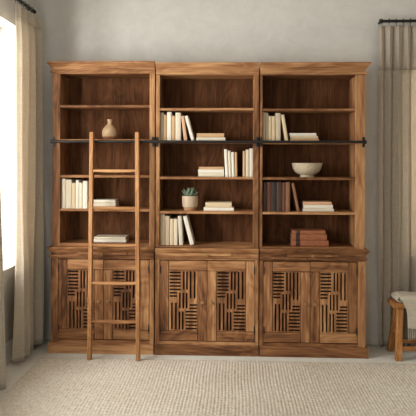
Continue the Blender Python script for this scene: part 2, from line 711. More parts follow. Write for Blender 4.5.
def make_unit(label, x0, x1, lw, rw, pc, top, open_top, shelves, floor_top, left_end, right_end, fl, fr):
    """one bookcase unit; pc is the photo column its levels were read at"""
    cx = (x0+x1)/2
    u = thing('bookcase', label, 'bookcase', (cx, 0, 0), 'wooden bookcase units standing side by side')

    def B(name, mat, a, b, bev=.002):
        p = box(name, mat, u, a, b, bev)
        p.location.x -= cx
        return p
    zt, zo = Zc(pc, top, -.03), Zc(pc, open_top)
    zf = Zc(pc, floor_top)
    # upper case
    B('side_panel', WZ, (x0, .022, z_waist), (x0+.022, DEP, zt-.03))
    B('side_panel', WZ, (x1-.022, .022, z_waist), (x1, DEP, zt-.03))
    B('face_stile', WZ, (x0, 0, z_waist), (x0+lw, .022, zo))
    B('face_stile', WZ, (x1-rw, 0, z_waist), (x1, .022, zo))
    B('head_rail', WX, (x0, 0, zo), (x1, .022, zt-.02))
    B('bottom_rail', WX, (x0+lw, 0, z_waist), (x1-rw, .022, zf))
    ia, ib = x0+min(lw, .03), x1-min(rw, .03)
    # inner linings bring the inside flush with the face frame
    if lw > .025:
        B('inner_lining', WZ, (x0+.022, .022, z_waist), (x0+lw-.004, DEP-.02, zo))
        ia = x0+lw-.004
    if rw > .025:
        B('inner_lining', WZ, (x1-rw+.004, .022, z_waist), (x1-.022, DEP-.02, zo))
        ib = x1-rw+.004
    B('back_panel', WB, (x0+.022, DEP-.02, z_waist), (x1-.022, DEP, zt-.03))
    B('top_panel', WX, (ia, .022, zo+.002), (ib, DEP-.02, zo+.022))
    B('bottom_panel', WX, (ia, .022, z_waist), (ib, DEP-.02, zf-.001))
    zs = []
    for py in shelves:
        z = Zc(pc, py)
        zs.append(z)
        B('shelf', WX, (ia, .004, z-.021), (ib, DEP-.02, z), .003)
    zs.append(zf)
    # cornice
    hc = zt-zo
    prof = [(.0, zt), (.036, zt), (.038, zt-.004), (.038, zt-.018), (.030, zt-.022), (.025, zt-.032), (.014, zt-.040),
            (.012, zt-.046), (.004, zt-.046), (.004, zo+.022), (.013, zo+.022), (.016, zo+.017), (.016, zo+.010), (.012, zo+.006), (0, zo+.006)]
    path = []
    e = .0
    if left_end:
        path += [(x0-cx, DEP)]
    path += [(x0-cx, e), (x1-cx, e)]
    if right_end:
        path += [(x1-cx, DEP)]
    moulding('cornice', WX, u, prof, path, .004)
    B('lid', WX, (x0+.005, .005, zt-.03), (x1-.005, DEP, zt-.001))
    # base cabinet
    B('base_side', WZ, (x0, YC+.022, 0), (x0+.022, DEP, z_case))
    B('base_side', WZ, (x1-.022, YC+.022, 0), (x1, DEP, z_case))
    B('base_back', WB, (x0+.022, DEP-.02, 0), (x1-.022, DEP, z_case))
    B('counter_top', WX, (x0, YC+.001, z_case), (x1, DEP, z_waist-.001))
    B('base_floor', WX, (x0+.022, YC+.03, z_ptop), (x1-.022, DEP-.02, z_ptop+.018))
    B('face_stile', WZ, (x0, YC, z_ptop-.03), (x0+fl, YC+.022, z_dtop+.004))
    B('face_stile', WZ, (x1-fr, YC, z_ptop-.03), (x1, YC+.022, z_dtop+.004))
    B('foot_rail', WX, (x0+fl, YC, z_ptop-.03), (x1-fr, YC+.022, z_dbot-G))
    B('drawer_rail', WX, (x0, YC, z_dtop+.004), (x1, YC+.022, z_case))
    zw = z_waist
    prof = [(0, zw-.0005), (.022, zw-.0005), (.025, zw-.004), (.025, zw-.013), (.021, zw-.020), (.014, zw-.030), (.006, zw-.040), (.004, zw-.046), (0, zw-.046)]
    zb = z_bead
    prof2 = [(0, zb+.022), (.008, zb+.022), (.013, zb+.017), (.013, zb+.010), (.009, zb+.004), (0, zb+.004)]
    path2 = [(p[0], YC if p[1] == e else p[1]) for p in path]
    moulding('waist_moulding', WX, u, prof, path2, .001)
    moulding('bead_moulding', WX, u, prof2, path2, .001)
    pz = z_ptop
    prof3 = [(0, pz), (.014, pz), (.020, pz-.006), (.020, 0), (0, 0)]
    moulding('plinth', WX, u, prof3, path2, .001)
    # slim pull-out tray between the waist and the bead
    tz0, tz1 = z_bead+.027, z_bead+.027+.020
    tw = .205
    tr = box('pull_out_tray', WX, u, (cx-tw, YC-.015, tz0), (cx+tw, YC+.0, tz1), .002)
    tr.location.x -= cx
    kn = obj('knob', knob_bm(.012), BRASS, tr, True, Vector((0, -.007, (tz1-tz0)/2)))
    # doors
    da, db = x0+fl+G, x1-fr-G
    dm = (da+db)/2
    for dr in (make_door(u, da, dm-G*.6, True), make_door(u, dm+G*.6, db, False)):
        dr.location.x -= cx
    return dict(obj=u, x0=x0, x1=x1, ia=ia, ib=ib, zs=zs)


gap = .0048
U1 = make_unit('left wooden bookcase unit, behind the leaning ladder, with a clay vase on its upper shelf', XL, SX1-gap, .066, .044, 103,
               61.2, 73.6, (104.9, 139.1, 175.2, 209.0), 243.4, True, False, .060, .036)
U2 = make_unit('middle wooden bookcase unit, with a potted succulent on its shelf', SX1+gap, SX2-gap, .032, .044, 207,
               62.4, 74.9, (107.9, 140.8, 176.9, 211.5), 246.0, False, False, .038, .027)
U3 = make_unit('right wooden bookcase unit, with a speckled bowl and dark leather books on its shelves', SX2+gap, XR, .022, .078, 313,
               62.2, 75.2, (108.6, 141.4, 177.5, 212.2), 247.2, False, True, .029, .064)

# ------------------------------------------------------------------ library rail
YR = -.058
zr = (at(103, 141.3, YR)[1]+at(207, 142.7, YR)[1]+at(313, 143.4, YR)[1])/3+.006
rail = thing('library_ladder_rail', 'black iron ladder rail running across the front of all three bookcase units', 'rail', (XL, YR, zr))
bm = bmesh.new()
add_rod(bm, (.006, 0, 0), (XR-XL-.006, 0, 0), .0115, 18)
obj('rail_bar', bm, IRON, rail, True)


def bracket(x, plates):
    bm = bmesh.new()
    for px in plates:
        add_box(bm, (px-.010, -YR-.007, -.041), (px+.010, -YR-.0002, .041), .0015)
        add_rod(bm, (px, -YR-.006, .030), (px, -YR-.010, .030), .004, 8)
        add_rod(bm, (px, -YR-.006, -.030), (px, -YR-.010, -.030), .004, 8)
    a, b = min(plates)-.006, max(plates)+.006
    add_box(bm, (a, 0, -.009), (b, -YR-.006, .009), .0015)
    add_rod(bm, (a-.003, 0, 0), (b+.003, 0, 0), .017, 16)
    o = obj('rail_bracket', bm, IRON, rail, True)
    o.location.x = x
    return o


bracket(.014, (0,))
bracket(SX1-XL, (-.016, .016))
bracket(SX2-XL, (-.016, .016))
bracket(XR-XL-.014, (0,))

# ------------------------------------------------------------------ ladder
lx, ly = atz(89.8, 358.9, RT)
rx, ry = atz(138.2, 360.2, RT)
LY = (ly+ry)/2
ltop_y = YR-.0115-.026
zt_l = at(91.3, 132.0, ltop_y)[1]
lxt, rxt = at(91.9, 132, ltop_y)[0], at(137.2, 132.6, ltop_y)[0]
lad = thing('ladder', 'plain light wood library ladder leaning on the black rail of the left bookcase', 'ladder', ((lx+rx)/2, LY, RT))
O = Vector(lad.location)
zt_l -= RT
# front-to-back slope so that the back faces just clear the rail bar
hr = zr-RT
slope = ((YR-.0125-.023)-LY)/hr
topy = slope*zt_l
for xb, xt in ((lx, lxt), (rx, rxt)):
    xb, xt = xb-O.x, xt-O.x
    bm = bmesh.new()
    w, d = .0155, .0225
    rings = []
    for k, (cx_, cy_, cz_) in enumerate(((xb, 0, 0), (xt, topy, zt_l-.006), (xt, topy, zt_l))):
        q = .004 if k == 2 else 0
        b_ = .003
        rings.append([(cx_+sx*(w-q-a), cy_+sy*(d-q-b), cz_) for sx, sy, a, b in
                      ((-1, -1, b_, 0), (1, -1, b_, 0), (1, -1, 0, b_), (1, 1, 0, b_), (1, 1, b_, 0), (-1, 1, b_, 0), (-1, 1, 0, b_), (-1, -1, 0, b_))])
    add_loft(bm, rings)
    obj('ladder_rail', bm, LZ, lad)
for py in (170.6, 207.8, 245.0, 283.0, 321.5):
    # height on the sloping plane
    zz = 1.0
    for _ in range(8):
        zz = at(115, py, LY+slope*zz)[1]-RT
    fr = zz/zt_l
    xa = (lx+(lxt-lx)*fr)-O.x+.013
    xb = (rx+(rxt-rx)*fr)-O.x-.013
    bm = bmesh.new()
    rings = []
    for k in range(11):
        t = k/10
        e = 1-abs(2*t-1)**3
        hh, dd = .0095+.0035*e, .018+.004*e
        x = xa+(xb-xa)*t
        sag = -.003*e
        rings.append([(x, slope*zz+dd*math.copysign(abs(math.cos(a))**.5, math.cos(a)), zz+sag+hh*math.copysign(abs(math.sin(a))**.5, math.sin(a)))
                      for a in [2*PI*i/16 for i in range(16)]])
    add_loft(bm, rings)
    obj('rung', bm, LX, lad, True)


# ------------------------------------------------------------------ books
def book(label, t, d, h, mat, loc, rot, group, leather=False, name='book'):
    """origin at the spine's lower left corner; spine faces -y, leaves stand on z"""
    b = thing(name, label, 'book', loc, group, rot)
    bt = min(.003, t*.18)
    n = 6
    prof = [(0, d), (0, .004)]
    for k in range(n+1):
        a = PI*k/n
        prof.append((t/2-t/2*math.cos(a)*.97, .004-.004*math.sin(a)))
    prof += [(t, .004), (t, d), (t-bt, d), (t-bt, .007), (bt, .007), (bt, d)]
    bm = bmesh.new()
    add_loft(bm, [[(x, y, z) for x, y in prof] for z in (0, h)])
    obj('cover', bm, mat, b)
    bm = bmesh.new()
    add_box(bm, (bt+.0002, .0072, .003), (t-bt-.0002, d-.003, h-.003))
    obj('pages', bm, PAGES_OLD if mat in (LEATH, DBROWN, RBROWN, BLACKB, LBRN) else PAGES, b)
    if leather:
        for fz in (.30, .46, .62, .78, .93):
            bm = bmesh.new()
            pr = [(t/2-(t/2+.0012)*math.cos(PI*k/n), .0035-.0052*math.sin(PI*k/n)) for k in range(n+1)]
            add_loft(bm, [[(x, y, h*fz+s) for x, y in pr] for s in (-.0025, .0025)])
            obj('raised_band', bm, mat, b)
        bm = bmesh.new()
        pr = [(t/2-(t/2+.0004)*math.cos(PI*k/n), .0038-.0045*math.sin(PI*k/n)) for k in range(n+1)]
        add_loft(bm, [[(x, y, z) for x, y in pr] for z in (h*.12, h*.235)])
        o = obj('title_label', bm, LBAND, b)
        o['label'] = 'dark band across the spine'
    return b


def standing(U, shelf, ys, rows, group, d=.17):
    """rows: (label, xl, xr, top y, material, lean px at the top to the left)"""
    z = U['zs'][shelf]+.0004
    out = []
    prev = U['ia']+.0005
    for label, xa, xb, pt, mat, lean in rows:
        x0 = at(xa, 200, ys)[0]
        x1 = at(xb, 200, ys)[0]
        zt = at((xa+xb)/2, pt, ys)[1]
        H = zt-z
        th = math.atan2(lean/118.0, H) if lean else 0
        t = x1-x0
        h = H
        if th:
            t = t*math.cos(th)
            h = (H-t*math.sin(th))/math.cos(th)
        if x0 < prev:
            x0 = prev
        h = min(h, .30)
        b = book(label, t-.0006, d+random.uniform(-.012, .012), h, mat, (x0, ys+random.uniform(0, .004), z), (0, -th, 0), group)
        prev = x0+(t/math.cos(th) if th else t)
        out.append(b)
    return out


def stack(U, shelf, ys, rows, group, leather=False, d=.16):
    """rows from the bottom up: (label, x left, x right, y top of the book, material)"""
    z = U['zs'][shelf]+.0004
    for label, xa, xb, pt, mat in rows:
        x0 = at(xa, 200, ys)[0]
        x1 = at(xb, 200, ys)[0]
        last = label == rows[-1][0]
        zt = at((xa+xb)/2, pt, ys+(d if last and pt > 160 else 0))[1]
        t = zt-z
        # lying: local z -> +x, local x -> -z
        book(label, t-.0005, d+random.uniform(-.01, .01), x1-x0, mat, (x0, ys+random.uniform(0, .006), zt-.0004), (0, PI/2, 0), group, leather)
        z = zt


YS = .03
# left unit
standing(U1, 3, YS, [
    ('cream book at the left end of the row in the left bookcase', 61.3, 65.6, 178.7, CREAM, 0),
    ('wide beige cream book, second in the row in the left bookcase', 65.8, 71.5, 179.6, CREAM, 0),
    ('short pale yellow tan book, third in the row in the left bookcase', 71.7, 75.6, 182.9, BEIGE, 0),
    ('tall thin cream book, fourth in the row in the left bookcase', 75.8, 78.9, 180.2, IVORY, 0),
    ('short thin beige cream book, fifth in the row in the left bookcase', 79.1, 82.4, 182.7, CREAM, 0),
    ('ivory book at the right end of the row beside the ladder', 82.7, 87.4, 181.0, IVORY, 0)],
    'pale books standing in the left bookcase')
stack(U1, 3, .05, [
    ('cream book, lower of the two lying behind the upper part of the ladder', 87.9, 115.6, 202.6, CREAM),
    ('ivory book, upper of the two lying behind the upper part of the ladder', 92.5, 115.4, 198.6, IVORY)],
    'pale books lying in the left bookcase')
stack(U1, 4, .05, [
    ('ivory book, lower of the two lying on the bottom shelf of the left bookcase', 93.8, 126.0, 239.4, IVORY),
    ('cream book, upper of the two lying on the bottom shelf of the left bookcase', 94.2, 125.6, 234.6, CREAM)],
    'pale books lying in the left bookcase')
# middle unit
standing(U2, 1, YS, [
    ('greige book at the left end of the row at rail height in the middle bookcase', 159.6, 163.5, 112.6, GREIGE, 0),
    ('slim tan book between the greige and the tall ivory book', 163.7, 166.7, 114.7, TAN, 0),
    ('tall ivory book, third from the left at rail height in the middle bookcase', 166.9, 171.4, 112.0, IVORY, 0),
    ('slim tan book between the two tall ivory books at rail height', 171.7, 175.1, 115.6, TAN, 0),
    ('widest cream book at rail height in the middle bookcase', 175.3, 180.8, 112.6, CREAM, 0)],
    'books standing at rail height in the middle bookcase')
standing(U2, 1, YS, [
    ('blush tan book leaning slightly at rail height in the middle bookcase', 184.0, 187.3, 115.8, BLUSH, 3.1),
    ('cream book leaning most steeply at rail height in the middle bookcase', 191.3, 194.6, 115.3, IVORY, 7.0)],
    'books standing at rail height in the middle bookcase')
stack(U2, 1, .04, [
    ('ivory book under a tan one, lying at rail height in the middle bookcase', 196.2, 225.2, 137.5, IVORY),
    ('tan book lying on an ivory one at rail height in the middle bookcase', 196.6, 224.0, 133.2, TAN)],
    'books lying at rail height in the middle bookcase')
stack(U2, 2, .04, [
    ('cream book, lowest of three lying below the rail in the middle bookcase', 198.3, 224.2, 173.2, CREAM),
    ('ivory book, in the middle of three lying below the rail in the middle bookcase', 198.2, 224.0, 169.4, IVORY),
    ('tan book, topmost of three lying below the rail in the middle bookcase', 199.0, 223.6, 166.6, TAN)],
    'books lying below the rail in the middle bookcase')
standing(U2, 2, YS, [
    ('tall cream book leaning beside the lying stack in the middle bookcase', 225.4, 228.6, 149.2, IVORY, 1.3),
    ('cream book, second right of the lying stack in the middle bookcase', 228.9, 231.6, 150.6, CREAM, 1.0),
    ('ivory book, third right of the lying stack in the middle bookcase', 232.0, 234.8, 152.0, IVORY, .8),
    ('narrow tan book, fourth right of the lying stack, before the gap', 235.2, 237.6, 152.2, TAN, .5)],
    'books standing below the rail in the middle bookcase')
standing(U2, 2, YS, [
    ('narrow tan book just right of the gap in the middle bookcase', 242.9, 245.6, 151.0, TAN, 0),
    ('cream book between a tan and an ivory one at the right of the middle bookcase', 245.9, 249.3, 149.6, CREAM, 0),
    ('tall ivory book against the right side of the middle bookcase', 249.6, 253.3, 148.4, IVORY, 0)],
    'books standing below the rail in the middle bookcase')
stack(U2, 3, .04, [
    ('ivory book lying under a beige one, right of the potted succulent', 203.8, 234.0, 207.6, IVORY),
    ('thick beige book lying on an ivory one, right of the potted succulent', 205.5, 231.8, 201.2, BEIGE)],
    'books lying beside the succulent')
standing(U2, 4, YS, [
    ('beige book at the left end of the bottom row in the middle bookcase', 160.4, 165.1, 214.2, BEIGE, 0),
    ('greige book, second in the bottom row of the middle bookcase', 165.5, 169.6, 216.0, GREIGE, 0),
    ('short beige book, third in the bottom row of the middle bookcase', 169.9, 174.0, 218.9, BEIGE, 0),
    ('short cream book, fourth in the bottom row of the middle bookcase', 174.2, 177.8, 218.9, CREAM, 0)],
    'books standing in the bottom row of the middle bookcase')
standing(U2, 4, YS, [
    ('cream book leaning slightly in the bottom row of the middle bookcase', 179.4, 183.2, 215.9, CREAM, 1.5),
    ('ivory book leaning steeply at the right end of the bottom row', 190.4, 194.6, 215.6, IVORY, 7.6)],
    'books standing in the bottom row of the middle bookcase')
# right unit
standing(U3, 1, YS, [
    ('greige book at the left end of the row at rail height in the right bookcase', 262.6, 265.5, 112.0, GREIGE, 0),
    ('greige tan book, second at rail height in the right bookcase', 265.7, 268.2, 112.6, GREIGE, 0),
    ('short beige book, third at rail height in the right bookcase', 268.4, 271.6, 116.0, BEIGE, 0),
    ('short beige book, fourth at rail height in the right bookcase', 271.8, 275.2, 116.1, BEIGE, 0),
    ('wide greige book, fifth at rail height in the right bookcase', 275.5, 280.7, 113.0, GREIGE, 0)],
    'books standing at rail height in the right bookcase')
standing(U3, 1, YS, [
    ('beige book leaning at the right of the row at rail height, right bookcase', 285.2, 288.6, 114.4, BEIGE, 4.2)],
    'books standing at rail height in the right bookcase')
stack(U3, 1, .04, [
    ('tan book, lowest of three lying at rail height in the right bookcase', 290.2, 319.0, 138.8, TAN),
    ('beige book, in the middle of three lying at rail height in the right bookcase', 290.4, 318.0, 136.0, BEIGE),
    ('white book, topmost of three lying at rail height in the right bookcase', 289.6, 316.4, 133.0, IVORY)],
    'books lying at rail height in the right bookcase')
standing(U3, 3, YS, [
    ('dark brown leather book at the left end of the dark row', 263.6, 266.9, 182.3, DBROWN, 0),
    ('reddish brown leather book, second in the dark row', 267.0, 271.4, 182.2, RBROWN, 0),
    ('near black leather book, third in the dark row', 271.6, 276.6, 182.0, BLACKB, 0),
    ('dark brown leather book, fourth in the dark row', 276.9, 282.4, 182.0, DBROWN, 0),
    ('slim reddish brown leather book, fifth in the dark row', 282.6, 285.7, 182.6, RBROWN, 0),
    ('lighter brown leather book, sixth in the dark row', 285.9, 290.3, 182.2, LBRN, 0)],
    'dark leather books standing in the right bookcase')
standing(U3, 3, YS, [
    ('brown leather book leaning at the right end of the dark row', 297.3, 300.2, 182.8, LBRN, 5.6)],
    'dark leather books standing in the right bookcase')
stack(U3, 3, .04, [
    ('cream book, lowest of three lying beside the dark leather row', 302.9, 334.2, 208.8, CREAM),
    ('cream book, in the middle of three lying beside the dark leather row', 303.6, 333.2, 205.0, IVORY),
    ('blush tan book, topmost of three lying beside the dark leather row', 303.2, 332.0, 200.6, BLUSH)],
    'books lying beside the dark leather row')
stack(U3, 4, .045, [
    ('old brown leather book with raised bands, lowest of the stack of three', 291.8, 329.0, 240.6, LEATH),
    ('old brown leather book with raised bands, middle of the stack of three', 291.9, 327.1, 234.6, LEATH),
    ('old brown leather book with raised bands, topmost of the stack of three', 292.6, 325.8, 228.4, LEATH)],
    'old leather books on the bottom shelf of the right bookcase', True)

# ------------------------------------------------------------------ vase, bowl, succulent
Yv = .11
K = (Yv+CD)/F*1.001                      # metres to a photo pixel there
x, _ = at(110, 139, Yv)
v = thing('vase', 'small sand coloured clay bottle vase on the upper shelf above the ladder', 'vase', (x, Yv, U1['zs'][1]+.0005))
bm = bmesh.new()
pr = [(7.35, 2.9), (7.65, 5.0), (7.75, 7.2), (7.4, 9.2), (6.4, 11.3), (4.9, 13.0), (3.4, 14.3), (2.5, 15.4), (2.2, 16.6), (2.3, 18.0), (2.75, 19.3), (2.95, 19.9), (2.75, 20.2), (2.3, 19.9), (1.9, 18.4), (1.7, 16.5), (0, 16.3)]
add_lathe(bm, [(r*K, z*K) for r, z in pr], 44)
obj('vase_body', bm, CLAY, v, 'all')
bm = bmesh.new()
add_lathe(bm, [(0, 0), (5.9*K, 0), (6.4*K, .3*K), (7.0*K, 1.6*K), (7.35*K, 2.9*K), (0, 2.9*K)], 44)
o = obj('vase_foot', bm, CLAYB, v, True)
o['label'] = 'unglazed brown clay foot'

Yb = .12
K = (Yb+CD)/F
x, _ = at(307.2, 170, Yb)
b = thing('bowl', 'speckled stoneware footed bowl on the shelf of the right bookcase', 'bowl', (x, Yb, U3['zs'][2]+.0005))
bm = bmesh.new()
pr = [(7.0, 2.3), (9.6, 3.2), (12.2, 5.4), (13.9, 8.4), (14.7, 11.6), (15.0, 13.6), (14.8, 14.0), (14.3, 13.6), (13.9, 11.6), (12.9, 8.6), (11.2, 5.9), (8.0, 4.0), (0, 3.4)]
add_lathe(bm, [(r*K, z*K) for r, z in pr], 56)
obj('bowl_body', bm, STONE, b, 'all')
bm = bmesh.new()
add_lathe(bm, [(0, .6*K), (5.6*K, .6*K), (6.4*K, 0), (7.1*K, 0), (7.2*K, .5*K), (6.6*K, 1.6*K), (7.0*K, 2.4*K), (0, 2.4*K)], 48)
obj('foot_ring', bm, STONE, b, True)

Yp = .10
K = (Yp+CD)/F
x, _ = at(190.1, 205, Yp)
p = thing('potted_succulent', 'small grey green succulent in a beige clay pot on the middle bookcase shelf', 'plant', (x, Yp, U2['zs'][3]+.0005))
bm = bmesh.new()
pr = [(6.3, 3.2), (7.2, 3.6), (7.6, 5.2), (7.9, 9.0), (7.95, 14.2), (7.75, 14.6), (7.2, 14.4), (7.0, 13.0), (0, 13.0)]
add_lathe(bm, [(r*K, z*K) for r, z in pr], 44)
obj('pot', bm, POTM, p, True)
bm = bmesh.new()
add_lathe(bm, [(0, 0), (6.0*K, 0), (6.3*K, .3*K), (6.3*K, 3.3*K), (0, 3.3*K)], 44)
o = obj('pot_foot', bm, POTB, p, True)
o['label'] = 'unglazed tan clay foot'
bm = bmesh.new()
add_lathe(bm, [(0, 13.0*K), (6.98*K, 13.0*K), (6.9*K, 13.4*K), (3*K, 13.9*K), (0, 14.0*K)], 30)
obj('soil', bm, SOIL, p, True)
bm = bmesh.new()
for ring, (n, tilt, ln, wd) in enumerate(((9, 60, 9.8, 1.5), (8, 42, 10.0, 1.45), (6, 24, 10.0, 1.3), (4, 9, 9.2, 1.1))):
    for k in range(n):
        a = 2*PI*(k+.5*(ring % 2)+random.uniform(-.12, .12))/n+.2
        tl = math.radians(tilt+random.uniform(-5, 5))
        L_ = ln*K*random.uniform(.88, 1.06)
        out = Vector((math.cos(a), math.sin(a), 0))
        side = Vector((-math.sin(a), math.cos(a), 0))
        up = Vector((0, 0, 1))
        pos = up*13.6*K+out*(.7*K*(3-ring))
        rings = []
        for i in range(8):
            t = i/7
            ang = tl*(1-.45*t)+(.12 if t > .8 else 0)
            dr = out*math.sin(ang)+up*math.cos(ang)
            nm = out*math.cos(ang)-up*math.sin(ang)
            w = wd*K*(0.55+1.0*math.sin(PI*min(1, t*1.05)**.8))*(1-t**4*.97)
            th = w*.36
            rings.append([pos+side*w*math.cos(b_)+nm*th*math.sin(b_) for b_ in [2*PI*j/8 for j in range(8)]])
            pos = pos+dr*(L_/7)
        add_loft(bm, rings)
obj('succulent_leaves', bm, LEAF, p, 'all')


# ------------------------------------------------------------------ curtains
def curtain(name, label, a, b, depth, z0, z1, folds, seed, group=None, head=.14, hem_out=.0):
    """pleated linen from plan point a to b (seen from the room side); depth = fold depth"""
    rnd = random.Random(seed)
    a, b = Vector(a), Vector(b)
    dirv = (b-a)
    W = dirv.length
    dirv.normalize()
    nrm = Vector((dirv.y, -dirv.x))
    o = thing(name, label, 'curtain', (a.x, a.y, z0), group)
    nu, nz = folds*16, 46
    ph = [rnd.uniform(-1.1, 1.1) for _ in range(folds+2)]
    am = [rnd.uniform(.5, 1.15) for _ in range(folds+2)]
    bot = [rnd.uniform(-.6, .6) for _ in range(folds+2)]

    def lerp(A, t):
        i = int(t)
        f = t-i
        f = f*f*(3-2*f)
        return A[i]*(1-f)+A[i+1]*f

    def pt(t, s):                       # t along, s down (0 top)
        q = t*folds
        pinch = max(0, 1-s/.10)
        ang = 2*PI*q+lerp(ph, q)*(.3+1.2*s)+.6*math.sin(3*s+q)*s
        wv = math.sin(ang)
        wv = math.copysign(abs(wv)**(.8+.9*pinch), wv)
        amp = depth*lerp(am, q)*(1-.35*pinch)*(1+.25*s)
        amp *= min(1, t*folds*1.5+.25, (1-t)*folds*1.5+.25)
        sway = lerp(bot, q)*W*.035*s + .006*math.sin(9*s+4*q)*s
        u = t*W+sway+.22*amp*math.sin(2*ang)
        v = amp*wv + .012*math.sin(5*s+2.0*q)*s + hem_out*s*s
        pl = a+dirv*u+nrm*v
        return pl.x-a.x, pl.y-a.y

    def sheet(s0, s1, n, off=0):
        bm = bmesh.new()
        rows = []
        for j in range(n+1):
            s = s0+(s1-s0)*j/n
            row = []
            for i in range(nu+1):
                x, y = pt(i/nu, s)
                z = (z1-z0)*(1-s)
                if s > .97:
                    z += .006*math.sin(i*.35+seed)*(s-.97)/.03+.006
                row.append(bm.verts.new((x, y, z)))
            rows.append(row)
        for r0, r1 in zip(rows, rows[1:]):
            for i in range(nu):
                bm.faces.new((r0[i], r0[i+1], r1[i+1], r1[i]))
        return bm
    sh = head/(z1-z0)
    p1 = obj('curtain_panel', sheet(sh, 1, nz), LINEN, o, 'all')
    p2 = obj('curtain_heading', sheet(0, sh, 8), LINEN_H, o, 'all')
    p2['label'] = 'doubled pleated heading'
    for q, th in ((p1, .002), (p2, .0035)):
        m = q.modifiers.new('thickness', 'SOLIDIFY')
        m.thickness = th
        m.offset = 0
    return o, dirv, W


def rings_on(o, path0, dirv, W, n, zrod, zcur, R=.019):
    for k in range(n):
        c = Vector(path0)+dirv*(W*(k+.5)/n)
        bm = bmesh.new()
        add_torus(bm, (0, 0, 0), R, .0028, (dirv.x, dirv.y, .0), 18, 8)
        add_rod(bm, (0, 0, -R), (0, 0, -R-.022), .002, 8)
        r = obj('curtain_ring', bm, IRON, o, 'all')
        r.location = (c.x-o.location.x, c.y-o.location.y, zrod-o.location.z)


# left rod and its two curtains
XROD = XW+.10
yr1, zrod = atx(33.5, 11.0, XROD)
rodL = thing('curtain_rod', 'black curtain rod on the left wall above the white window', 'curtain rod', (XROD, yr1, zrod))
bm = bmesh.new()
add_rod(bm, (0, 0, 0), (0, -2.3, 0), .0115, 16)
obj('rod_bar', bm, IRON, rodL, True)
bm = bmesh.new()
add_rod(bm, (0, 0, 0), (0, .028, 0), .017, 16)
obj('finial', bm, IRON, rodL, True)
for yy in (-.05, -2.2):
    bm = bmesh.new()
    add_box(bm, (-.0995, yy-.014, -.03), (-.092, yy+.014, .03), .002)
    add_rod(bm, (-.095, yy, 0), (0, yy, 0), .007, 10)
    obj('rod_bracket', bm, IRON, rodL, True)
ya = atx(39.0, 200, XROD-.01)[0]
yb = atx(15.5, 200, XROD)[0]
zc = zrod-.042
c1, dv, W = curtain('curtain', 'tall linen curtain hanging between the left window and the bookcase',
                    (XROD, ya), (XROD, yb), .055, .03, zc, 4, 3, 'linen curtains', .085)
rings_on(c1, (XROD, yr1-.012), dv, W-.06, 6, zrod, zc)
yc = -.78
c2, dv, W = curtain('curtain', 'linen curtain cut by the left edge, nearest the viewer',
                    (XROD, yc), (XROD, yc-.14), .042, .004, zc, 2, 11, 'linen curtains', .085, -.06)
rings_on(c2, (XROD, yc), dv, W, 6, zrod, zc)

# right rod and curtain on the back wall
YROD = YB-.075
xr1, zrod2 = at(381.5, 21.2, YROD)
rodR = thing('curtain_rod', 'black curtain rod on the back wall, right of the bookcases', 'curtain rod', (xr1, YROD, zrod2))
bm = bmesh.new()
add_rod(bm, (0, 0, 0), (1.25, 0, 0), .0125, 16)
obj('rod_bar', bm, IRON, rodR, True)
bm = bmesh.new()
add_rod(bm, (0, 0, 0), (-.016, 0, 0), .019, 18)
add_rod(bm, (0, 0, 0), (0, .0985, 0), .012, 14)
add_rod(bm, (0, .092, 0), (0, .0985, 0), .026, 18)
obj('rod_elbow', bm, IRON, rodR, True)
bm = bmesh.new()
add_rod(bm, (1.2, 0, 0), (1.2, .0985, 0), .010, 14)
obj('rod_bracket', bm, IRON, rodR, True)
xa = at(378.2, 200, YROD)[0]
c3, dv, W = curtain('curtain', 'linen curtain right of the bookcases, behind the wooden bench',
                    (xa, YROD), (xa+.60, YROD), .035, .004, zrod2-.040, 8, 21, 'linen curtains', .38)
rings_on(c3, (xa, YROD), dv, W, 10, zrod2, 0)

# ------------------------------------------------------------------ bench and throw
bxf, byf = atz(398.4, 360.6, 0)          # foot of the near left leg
SEATZ = .455
yfr = byf+.045                           # front edge of the seat
bx0, _ = at(393.4, 307, yfr)
ybk = yfr+.185
SEATT = at(394, 303.4, yfr)[1]
SEATB = at(394, 308.2, yfr)[1]
BL = 1.05
bench = thing('bench', 'rustic wooden bench with splayed legs in front of the right curtain', 'bench', (bx0, yfr, 0))
bm = bmesh.new()
add_box(bm, (0, 0, SEATB), (BL, ybk-yfr, SEATT), .005, 2)
obj('seat', bm, EX, bench)


def leg(xt, yt, xb, yb_, w=.025, d=.022):
    bm = bmesh.new()
    add_loft(bm, [[(xb-w, yb_-d, 0), (xb+w, yb_-d, 0), (xb+w, yb_+d, 0), (xb-w, yb_+d, 0)],
                  [(xt-w*.95, yt-d, SEATB+.0), (xt+w*.95, yt-d, SEATB), (xt+w*.95, yt+d, SEATB), (xt-w*.95, yt+d, SEATB)]])
    bmesh.ops.bevel(bm, geom=list(bm.edges), offset=.003, segments=1, affect='EDGES')
    return obj('leg', bm, EZ, bench)


DP = ybk-yfr
lf = bxf-bx0
for side in (0, 1):
    m = (lambda x: x) if side == 0 else (lambda x: BL-x)
    leg(m(.070), .055, m(lf), byf-yfr)
    leg(m(.070), DP-.055, m(lf), DP+.012)
    bm = bmesh.new()
    f = .50
    xm = m(.070*f+lf*(1-f))
    add_box(bm, (xm-.012, .055*f+(byf-yfr)*(1-f)+.02, SEATB*f-.018), (xm+.012, (DP-.055)*f+(DP+.012)*(1-f)-.02, SEATB*f+.018), .003)
    obj('side_stretcher', bm, EX, bench)
for yy in (.055*.22+(byf-yfr)*.78, (DP-.055)*.22+(DP+.012)*.78):
    bm = bmesh.new()
    xm = .070*.22+lf*.78
    add_box(bm, (xm+.02, yy-.011, SEATB*.22-.017), (BL-xm-.02, yy+.011, SEATB*.22+.017), .003)
    obj('long_stretcher', bm, EX, bench)

# folded throw: layers wound round on themselves at the left end, the last one falling over the front edge
blanket = thing('throw_blanket', 'folded oatmeal throw blanket with fringe draped over the right hand bench', 'blanket', (bx0+.025, yfr, SEATT+.001))
blanket.scale = (1, 1, .84)
th0 = .011


